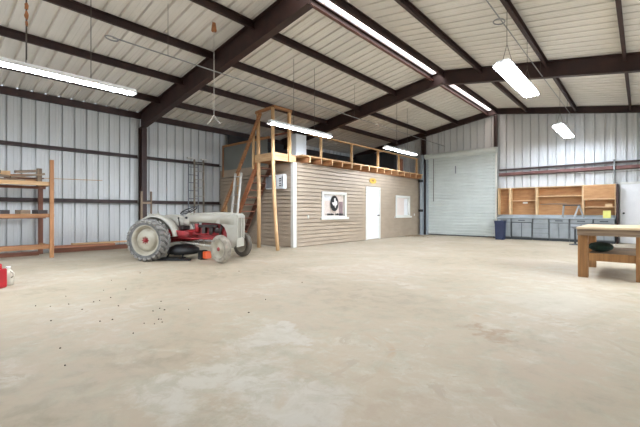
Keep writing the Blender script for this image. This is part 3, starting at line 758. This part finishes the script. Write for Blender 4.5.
# ------------------------------------------------------------------ lumber rack
RFX, RBX = -11.04, -12.2
t = thing('lumber_rack', 'orange timber storage rack against the left wall', 'rack', (-11.6, 1.2, 0))
for y in (2.40, -.3):
    MB().box(RFX-.038, RFX+.038, y-.038, y+.038, 0, 2.43).build('post', M['amber_z'], t)
    MB().box(RBX-.04, RBX+.04, y-.05, y+.05, 0, 1.85).build('post', M['red_z'], t)
for z0, z1 in ((1.79, 1.885), (1.0, 1.09), (.22, .33)):
    MB().box(RFX-.078, RFX-.038, -.6, 2.46, z0, z1).build('front_rail', M['amber_y' if z0 < 1.5 else 'pine_y'], t)
    MB().box(RBX+.05, RBX+.09, -.6, 2.5, z0-.04, z1-.06).build('back_rail', M['red_y'], t)
    for y in (2.43, 1.0):
        MB().box(RBX+.09, RFX-.09, y-.07, y-.03, z0+.0, z1-.02).build('cross_piece', M['amber_x'], t)
m = MB()
def lumber(name, a, b, w, h, mm, label, cat='board', group=None):
    return tag(MB().beam(a, b, w, h).build(name, M[mm]), label, cat, group)
G = 'loose lumber on the rack top shelf'
zt = 1.89
lumber('board', (-11.15, -.5, zt+.02), (-11.22, 1.9, zt+.02), .14, .038, 'grey_y', 'grey board lying along the front of the rack top shelf', 'board', G)
lumber('board', (-11.45, .2, zt+.02), (-11.45, 2.2, zt+.02), .18, .038, 'amber_y', 'tan board lying in the middle of the rack top shelf', 'board', G)
lumber('board', (-11.75, -.4, zt+.02), (-11.72, 2.25, zt+.02), .2, .04, 'grey_y', 'wide grey board at the back of the rack top shelf', 'board', G)
lumber('board', (-11.20, -.6, zt+.09), (-11.18, 1.45, zt+.19), .10, .07, 'grey_y', 'grey beam with a pale sawn end tilted up on the rack top shelf', 'board', G)
lumber('board', (-11.14, 1.62, zt+.07), (-11.20, 2.28, zt+.19), .12, .05, 'grey_y', 'slanting brown board leaning on the pile beside the rack post', 'board', G)
lumber('board', (-11.45, 1.55, zt+.06), (-11.45, 2.32, zt+.10), .1, .03, 'red_y', 'short reddish board on top of the pile by the rack post', 'board', G)
lumber('board', (-11.72, 1.4, zt+.06), (-11.72, 2.3, zt+.08), .12, .035, 'pine_y', 'short pale board on the pile behind the reddish one', 'board', G)
lumber('wood_block', (-11.30, 2.20, zt-.11), (-11.30, 2.20, zt+.33), .09, .12, 'grey_z', 'upright grey block standing on the lumber pile by the rack post', 'block')
lumber('board', (-11.32, .9, zt+.14), (-11.33, 1.64, zt+.16), .12, .13, 'pine_y', 'short square pale offcut at the left of the lumber pile', 'board', G)
lumber('board', (-11.08, .95, zt+.16), (-11.08, 1.6, zt+.075), .06, .05, 'grey_y', 'dark slanting board sloping down to the right in the lumber pile', 'board', G)
lumber('board', (-11.62, 1.3, zt+.12), (-11.60, 2.3, zt+.20), .14, .04, 'amber_y', 'tan slanting board at the back of the lumber pile', 'board', G)
lumber('board', (-11.14, 1.70, zt+.20), (-11.16, 2.10, zt+.25), .10, .06, 'grey_y', 'short thick brown offcut lying highest beside the rack post', 'board', G)
lumber('lath', (-11.93, 1.2, zt+.12), (-11.7, 3.75, zt+.15), .02, .018, 'pine_y', 'long thin lath sticking out past the rack post', 'lath')
G = 'dark offcuts on the rack middle shelf'
for (y, ln, lb, mm) in ((1.52, .16, 'dark offcut on the rack middle shelf, nearest the photo edge', 't_dark'), (1.89, .19, 'brown offcut with a pale end in the middle of the rack middle shelf', 'grey_y'), (2.23, .19, 'dark offcut on the rack middle shelf beside the rack post', 't_dark')):
    tag(MB().box(-11.75, -11.08, y-ln/2, y+ln/2, 1.091, 1.185).build('wood_block', M[mm]), lb, 'block', G)
G = 'boards along the foot of the left wall'
lumber('board', (-12.2, 2.62, .07), (-12.1, 4.75, .06), .2, .12, 'red_y', 'thick reddish board on the floor along the left wall', 'board', G)
lumber('board', (-12.22, 2.7, .165), (-12.08, 4.2, .155), .2, .06, 'stair_y', 'orange board on top of the reddish one along the left wall', 'board', G)
lumber('board', (-12.1, 3.1, .225), (-12.2, 4.95, .205), .14, .04, 'pine_y', 'pale thin board topping the stack along the left wall', 'board', G)
lumber('board', (-11.96, -.3, .05), (-11.94, 2.3, .05), .2, .09, 'red_y', 'dark red board on the floor under the lumber rack', 'board', G)

# gas can and jug
gx, gy = -7.30, .83
t = thing('fuel_can', 'red plastic fuel can on the floor at the left photo edge', 'fuel can', (gx, gy, 0))
fw = Vector((.75, .66, 0)).normalized(); rt_ = Vector((.66, .75, 0)).normalized()
rz = math.radians(48)
def rbox(m, c, hx, hy, z0, z1, taper=1.):
    ca, sa = math.cos(rz), math.sin(rz); v = []
    for z, k in ((z0, 1), (z1, taper)):
        for sx, sy in ((-1, -1), (1, -1), (1, 1), (-1, 1)):
            a, b = sx*hx*k, sy*hy*k; v.append((c[0]+a*ca-b*sa, c[1]+a*sa+b*ca, z))
    m.add(v, [(3, 2, 1, 0), (4, 5, 6, 7), (0, 1, 5, 4), (1, 2, 6, 5), (2, 3, 7, 6), (3, 0, 4, 7)])
m = MB(); rbox(m, (gx, gy), .17, .10, 0, .29); m.build('tank', M['can_red'], t, bevel=.02)
ca, sa = math.cos(rz), math.sin(rz)
P = lambda a, b, z: (gx+a*ca-b*sa, gy+a*sa+b*ca, z)
MB().tube([P(.14, 0, .28), P(.14, 0, .355), P(.10, 0, .375), P(-.04, 0, .375), P(-.06, 0, .28)], .018, 8).build('handle', M['can_red'], t)
MB().tube([P(-.10, 0, .28), P(-.10, 0, .36)], .035, 12).build('cap', M['black'], t)
MB().tube([P(-.10, 0, .35), P(-.02, 0, .50)], .016, 8).build('spout', M['t_dark'], t)
m = MB(); m.prism([P(.03+.05*math.cos(2*PI*i/16), -.102, .13+.06*math.sin(2*PI*i/16)) for i in range(16)], Vector(P(0, -.003, 0))-Vector(P(0, 0, 0)))
m.build('moulded_mark', mat('pale_red_moulding', (216, 92, 96), .5), t)
jx, jy = -7.46, 1.06
t = thing('plastic_jug', 'cream plastic jug on the floor behind the red fuel can', 'jug', (jx, jy, 0))
MB().lathe([(0, 0), (.058, 0), (.066, .02), (.066, .17), (.05, .22), (.025, .245), (.025, .27), (0, .27)], (jx, jy, 0), (0, 0, 1), 20).build('bottle', M['cream'], t)
MB().lathe([(0, .268), (.03, .268), (.03, .29), (0, .29)], (jx, jy, 0), (0, 0, 1), 16).build('cap', M['paper'], t)
MB().tube([(jx+.055, jy+.03, .12), (jx+.085, jy+.05, .14), (jx+.085, jy+.05, .19), (jx+.04, jy+.02, .215)], .012, 8).build('handle', M['cream'], t)

# ------------------------------------------------------------------ tractor (x forward, y left, z up)
tr = thing('tractor', 'old grey and red farm tractor parked on the concrete at left', 'tractor', (-8.88, 4.24, 0), None, math.radians(30.1), True)
RR, RW = .487, .29
def rear_wheel(side):
    yc = side*.60
    c = (0, yc, RR); ax = (0, side, 0)
    tire = MB()
    tire.lathe([(RR*.66, -RW*.40), (RR*.78, -RW*.52), (RR*.91, -RW*.5), (RR*.945, -RW*.3), (RR*.955, 0), (RR*.945, RW*.3), (RR*.91, RW*.5), (RR*.78, RW*.52), (RR*.66, RW*.40)], c, ax, 48)
    w = tire.build('rear_tyre', M['rubber'], tr)
    lug = MB(); nl = 22
    for i in range(nl):
        for s in (-1, 1):
            a = 2*PI*(i+(.25 if s > 0 else -.25))/nl
            def pt(r, aa, h): return Vector((math.cos(aa)*r, yc+h, RR+math.sin(aa)*r))
            p = [pt(RR*.95, a, 0), pt(RR*.93, a+.16, s*RW*.32), pt(RR*.84, a+.24, s*RW*.54)]
            q = [pt(RR*1.015, a, 0), pt(RR*1.015, a+.16, s*RW*.36), pt(RR*.92, a+.24, s*RW*.62)]
            wv = .05
            def off(v, k): 
                tdir = Vector((-math.sin(a+.1), 0, math.cos(a+.1))); return v+tdir*k
            for u in range(2):
                vs = [off(p[u], -wv), off(p[u], wv), off(p[u+1], wv), off(p[u+1], -wv), off(q[u], -wv*.7), off(q[u], wv*.7), off(q[u+1], wv*.7), off(q[u+1], -wv*.7)]
                lug.add(vs, [(0, 1, 2, 3), (7, 6, 5, 4), (0, 4, 5, 1), (1, 5, 6, 2), (2, 6, 7, 3), (3, 7, 4, 0)])
    lug.build('tread_lugs', M['rubber_lug'], w)
    rim = MB()
    rim.lathe([(RR*.74, .128), (RR*.72, .135), (RR*.66, .12), (RR*.60, .07), (RR*.585, .04), (RR*.54, .035), (RR*.50, .07), (RR*.42, .10), (RR*.22, .12), (RR*.16, .118), (RR*.12, .10), (0, .10)], c, ax, 40)
    rim.lathe([(RR*.72, -.125), (RR*.62, -.08), (RR*.4, -.02), (0, -.02)], c, ax, 40)
    r = rim.build('wheel_rim', M['t_rim'], tr)
    hb = MB(); hb.lathe([(0, .165), (.03, .16), (.045, .14), (.05, .10)], c, ax, 16)
    for k in range(8):
        a = 2*PI*k/8; hb.lathe([(0, .135), (.011, .132), (.012, .112)], (c[0]+.075*math.cos(a), c[1], c[2]+.075*math.sin(a)), ax, 8)
    hb.build('red_hub', M['t_red'], r)
rear_wheel(-1); rear_wheel(1)
FR = .315
def front_wheel(side, steer, mt):
    c = Vector((1.80, side*.60, FR)); ax = Vector((-math.sin(steer)*side, math.cos(steer)*side, 0))
    w = MB().lathe([(FR*.62, -.055), (FR*.80, -.075), (FR*.93, -.06), (FR*.985, -.03), (FR*.96, -.02), (FR, 0), (FR*.96, .02), (FR*.985, .03), (FR*.93, .06), (FR*.80, .075), (FR*.62, .055)], c, ax, 40).build('front_tyre', mt, tr)
    r = MB().lathe([(FR*.66, .065), (FR*.6, .06), (FR*.52, .025), (FR*.25, .03), (.05, .06), (0, .06)], c, ax, 32).lathe([(FR*.66, -.06), (FR*.5, -.02), (0, -.02)], c, ax, 32).build('wheel_rim', M['t_rim'], tr)
    MB().lathe([(0, .085), (.035, .08), (.05, .055)], c, ax, 14).build('red_hub', M['t_red'], r)
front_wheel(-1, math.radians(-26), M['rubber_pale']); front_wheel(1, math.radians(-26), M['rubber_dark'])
# hood
def hood_sec(x, w, zb, zt, k=5):
    pts = [(x, -w, zb), (x, -w, zt-.12)]
    for i in range(1, k): a = PI/2*i/k; pts.append((x, -w+.12*(1-math.cos(a))*1.2, zt-.12+.10*math.sin(a)))
    pts.append((x, -w*.35, zt-.004)); pts.append((x, 0, zt))
    return pts+[(x, -q[1], q[2]) for q in pts[-2::-1]]
rows = [hood_sec(.78, .20, .90, 1.10), hood_sec(1.1, .205, .89, 1.12), hood_sec(1.5, .21, .87, 1.13), hood_sec(1.72, .215, .85, 1.125), hood_sec(1.95, .215, .84, 1.10)]
MB().grid(rows).build('hood', M['t_grey'], tr, solid=.012)
# nose / radiator shell: side cheeks sweeping down, grille in front
m = MB()
for s in (-1, 1):
    y = s*.212
    poly = [(1.48, .88), (1.62, .85), (1.71, .77), (1.76, .64), (1.79, .38), (1.83, .30), (1.93, .30), (1.99, .37), (2.03, .80), (2.0, 1.04), (1.94, 1.10), (1.58, 1.03)]
    m.prism([(px, y-.006, pz) for px, pz in poly], (0, .012, 0))
m.grid([[(1.95+.055*math.cos(a)*1.0, yy, 1.04+.065*math.sin(a)) for a in (1.57, 1.1, .6, .2)] for yy in (-.212, -.1, 0, .1, .212)])
sh = m.build('nose_shell', M['t_grey'], tr)
m = MB().box(1.985, 2.01, -.212, .212, .32, .53).box(2.0, 2.025, -.025, .025, .53, 1.06).box(1.985, 2.02, -.212, -.16, .5, 1.06).box(1.985, 2.02, .16, .212, .5, 1.06).box(2.0, 2.025, -.212, .212, 1.0, 1.06)
for k in range(7):
    for s in (-1, 1): m.box(2.0, 2.015, s*.045+(k*.018-.0)*s-.004, s*.045+k*.018*s+.004, .53, 1.0)
m.build('grille', M['t_grey'], sh)
MB().box(1.90, 1.96, -.19, .19, .52, 1.03).build('radiator', M['t_dark'], tr)
# dash, fuel area
MB().prism([(.62, -.17, .86), (.80, -.17, .86), (.84, -.17, 1.10), (.74, -.17, 1.12), (.62, -.17, 1.00)], (0, .34, 0)).build('dash_panel', M['t_grey'], tr, bevel=.02)
MB().lathe([(0, 0), (.03, 0), (.03, .012), (0, .012)], (.70, -.171, 1.0), (0, -1, 0), 14).build('gauge', M['black'], tr)
# engine block and gearbox
m = MB().box(.95, 1.75, -.12, .12, .48, .80).box(1.05, 1.62, -.10, .10, .80, .88).box(1.62, 1.9, -.10, .10, .42, .60)
m.build('engine_block', M['t_red'], tr, bevel=.015)
m = MB()
m.tube([(1.0, -.17, .80), (1.5, -.17, .80)], .035, 10); m.box(1.12, 1.20, -.2, -.12, .62, .82); m.tube([(1.35, -.18, .60), (1.35, -.18, .78)], .05, 12)
m.tube([(1.55, -.16, .55), (1.62, -.17, .85)], .03, 8); m.lathe([(0, 0), (.07, 0), (.07, .06), (0, .06)], (1.5, -.13, .70), (0, -1, 0), 16)
m.build('manifold', M['t_dark'], tr)
MB().tube([(.98, -.17, .66), (.98, -.17, .86)], .05, 12).build('oil_filter', M['t_red'], tr)
m = MB(); rows = []
for x, w, zb, zt in ((-.10, .19, .36, .78), (.12, .19, .36, .80), (.30, .15, .40, .72), (.60, .14, .42, .70), (.96, .15, .46, .74)):
    n = 14; rows.append([(x, w*math.cos(2*PI*i/n), (zb+zt)/2+(zt-zb)/2*math.sin(2*PI*i/n)*1.0) for i in range(n+1)])
m.grid(rows); m.add(rows[0][:-1], [tuple(range(14))]); m.add(rows[-1][:-1], [tuple(range(14))])
m.build('gearbox_housing', M['t_red'], tr)
m = MB().tube([(0, -.50, RR), (0, .50, RR)], .075, 14).tube([(0, -.30, RR), (0, -.12, RR)], .13, 14, radii=[.09, .15]).tube([(0, .30, RR), (0, .12, RR)], .13, 14, radii=[.09, .15])
m.build('rear_axle', M['t_red'], tr)
m = MB().box(.30, .86, -.34, -.15, .56, .66).prism([(.25, -.36, .56), (.88, -.36, .60), (.88, -.36, .68), (.25, -.36, .74)], (0, .03, 0))
m.build('side_step', M['t_red'], tr, bevel=.01)
m = MB()
m.tube([(.25, -.30, .53), (1.6, -.28, .50)], .018, 8).tube([(.3, -.20, .60), (1.55, -.20, .62)], .014, 8)
m.build('drag_link', M['t_red'], tr)
m = MB()
for s in (-1, 1): m.tube([(.55, s*.17, .42), (1.80, s*.50, .33)], .02, 8)
m.build('radius_rod', M['t_grey'], tr)
m = MB(); m.beam((1.80, -.50, .42), (1.80, .50, .42), .07, .06); m.tube([(1.80, -.50, .30), (1.80, -.50, .56)], .028, 10).tube([(1.80, .50, .30), (1.80, .50, .56)], .028, 10)
m.tube([(1.80, -.5, FR), (1.80, -.56, FR)], .03, 10).tube([(1.80, .5, FR), (1.80, .56, FR)], .03, 10)
m.build('front_axle', M['t_red'], tr)
# fenders
for s in (-1, 1):
    m = MB(); rows = []
    for i in range(15):
        a = math.radians(8+i*10.5); R = RR*1.19
        row = []
        for y, k in ((.22, .0), (.30, .0), (.40, .0), (.44, -.015), (.46, -.05)):
            row.append((math.cos(a)*(R+k), s*y, RR+math.sin(a)*(R+k)))
        rows.append(row)
    m.grid(rows)
    for i in range(14):
        a0, a1 = math.radians(8+i*10.5), math.radians(8+(i+1)*10.5); R = RR*1.19
        m.add([(math.cos(a0)*R, s*.22, RR+math.sin(a0)*R), (math.cos(a1)*R, s*.22, RR+math.sin(a1)*R), (math.cos(a1)*R*.45, s*.22, RR+math.sin(a1)*R*.45), (math.cos(a0)*R*.45, s*.22, RR+math.sin(a0)*R*.45)], [(0, 1, 2, 3)], True)
    m.build('fender', M['t_grey'], tr, solid=.01)
# seat
st = MB(); rows = []
for i in range(9):
    u = -1+2*i/8; rows.append([(-.12+.2*u, .21*v, .90+.10*max(0, -u)**2*1.6+.05*v*v+.02*u*u) for v in (-1, -.7, -.35, 0, .35, .7, 1)])
st.grid(rows); seat = st.build('seat', M['t_grey'], tr, solid=.012)
MB().beam((-.1, 0, .75), (-.12, 0, .90), .06, .02, (1, 0, 0)).build('seat_spring', M['t_dark'], seat)
# steering
sw = MB(); cx = Vector((.66, 0, 1.17)); ax = Vector((-.42, 0, .9)).normalized(); u = Vector((0, 1, 0)); v = ax.cross(u)
sw.tube([cx+u*.20*math.cos(2*PI*i/28)+v*.20*math.sin(2*PI*i/28) for i in range(29)], .013, 8, False)
for k in range(3):
    a = 2*PI*k/3+.5; sw.tube([cx-ax*.02, cx+u*.20*math.cos(a)+v*.20*math.sin(a)], .008, 6)
s_ = sw.build('steering_wheel', M['black'], tr)
MB().tube([cx, (.86, 0, .95)], .02, 10).build('steering_column', M['t_dark'], s_)
MB().tube([(.46, -.05, .70), (.42, -.06, .98)], .01, 6).blob((.42, -.06, .99), .022, .022, .022, 8, 6).build('gear_lever', M['black'], tr)
m = MB().box(.36, .60, -.16, .16, .70, .80); m.build('top_cover', M['t_dark'], tr, bevel=.02)
# belly mower deck
m = MB(); m.lathe([(0, .34), (.20, .34), (.36, .26), (.38, .14), (.36, .14), (.35, .24), (0, .30)], (.55, -.05, 0), (0, 0, 1), 32)
m.build('mower_deck', M['black'], tr)
m = MB(); m.beam((.05, -.50, .03), (.95, -.42, .03), .10, .03).beam((.2, -.35, .05), (.7, -.35, .05), .3, .03)
for k in range(2): m.tube([(.3+k*.4, -.36, .05), (.35+k*.35, -.28, .20)], .02, 8)
m.build('deck_skid', M['black'], tr)
t = thing('bottle_jack', 'small orange and black jack on the floor beneath the tractor', 'jack', (-7.86, 4.72, 0))
MB().box(-7.98, -7.84, 4.62, 4.80, 0, .22).build('base', M['black'], t, bevel=.01)
MB().box(-7.84, -7.70, 4.66, 4.82, .03, .20).build('body', M['orange'], t, bevel=.02)
# pale upright frame by the column
t = thing('hand_truck', 'pale wooden upright frame with a crossbar standing behind the tractor rear wheel', 'frame', (-11.0, 4.7, 0))
for y, mm, w in ((4.56, 'grey_z', .05), (4.84, 'grey_z', .035)):
    MB().box(-11.03, -10.97, y-w/2, y+w/2, 0, 1.74).build('upright', M[mm], t)
for z in (1.40, .6):
    MB().box(-11.03, -10.97, 4.585, 4.822, z-.03, z+.03).build('crossbar', M['grey_y'], t)

# ------------------------------------------------------------------ small litter on the floor
m = MB(); random.seed(3)
for i in range(110):
    x = random.gauss(-7.9, .45); y = random.gauss(15.6, .35)
    if x < OX+.08 or y > 16.5: continue
    a = random.random()*6.28; r = random.uniform(.02, .055)
    p = [Vector((x+r*math.cos(a+k), y+r*math.sin(a+k), .004+random.random()*.02)) for k in (0, 1.8, 3.1, 4.6)]
    m.add(p, [(0, 1, 2, 3)])
tag(m.build('wood_chips', M['leaf'], fixn=False), 'scatter of dry wood chips on the floor at the office far corner', 'wood chips', kind='stuff')
m = MB()
for i in range(34):
    x = random.uniform(-6, -2.5); y = random.uniform(1.0, 4.5)
    if random.random() < .6: x = random.gauss(-4.7, .9); y = random.gauss(1.7, .7)
    r = random.uniform(.005, .012); m.blob((x, y, .004), r, r*.8, .006, 6, 4, .3)
tag(m.build('gravel_specks', M['pit'], fixn=False), 'small dark specks of dirt scattered on the concrete', 'dirt', kind='stuff')

# ------------------------------------------------------------------ lights
def area(name, loc, rot, sx, sy, e, col):
    l = bpy.data.lights.new(name, 'AREA'); l.shape = 'RECTANGLE'; l.size = sx; l.size_y = sy; l.energy = e; l.color = col
    o = bpy.data.objects.new(name, l); C.objects.link(o); o.location = loc; o.rotation_euler = rot
    return o
area('sky_light_front', (-8.7, YF-4.0, 4.6), (math.radians(72), 0, 0), 9, 3.4, 350, (.86, .94, 1.))
area('sky_light_right', (XR+4.0, (RD0+RD1)/2, 3.9), (math.radians(80), 0, PI/2), 11, 2.4, 1000, (.86, .94, 1.))
w = bpy.data.worlds.new('sky'); bpy.context.scene.world = w; w.use_nodes = True
bg = w.node_tree.nodes['Background']; bg.inputs[0].default_value = (.82, .9, 1, 1); bg.inputs[1].default_value = .5

# ------------------------------------------------------------------ camera
cam = bpy.data.cameras.new('camera'); co = bpy.data.objects.new('camera', cam); C.objects.link(co)
cam.sensor_width = 36; cam.lens = 36*365/640; cam.shift_y = -2.5/640; cam.clip_start = .05
co.location = (0, 0, 1.16); co.rotation_euler = (PI/2, 0, math.radians(41.42))
sc = bpy.context.scene; sc.camera = co
sc.view_settings.view_transform = 'Standard'; sc.view_settings.look = 'None'
sc.view_settings.gamma = 1; sc.view_settings.use_curve_mapping = False
sc.view_settings.exposure = 1.28
sc.cycles.max_bounces = 10; sc.cycles.diffuse_bounces = 8; sc.cycles.sample_clamp_indirect = 6
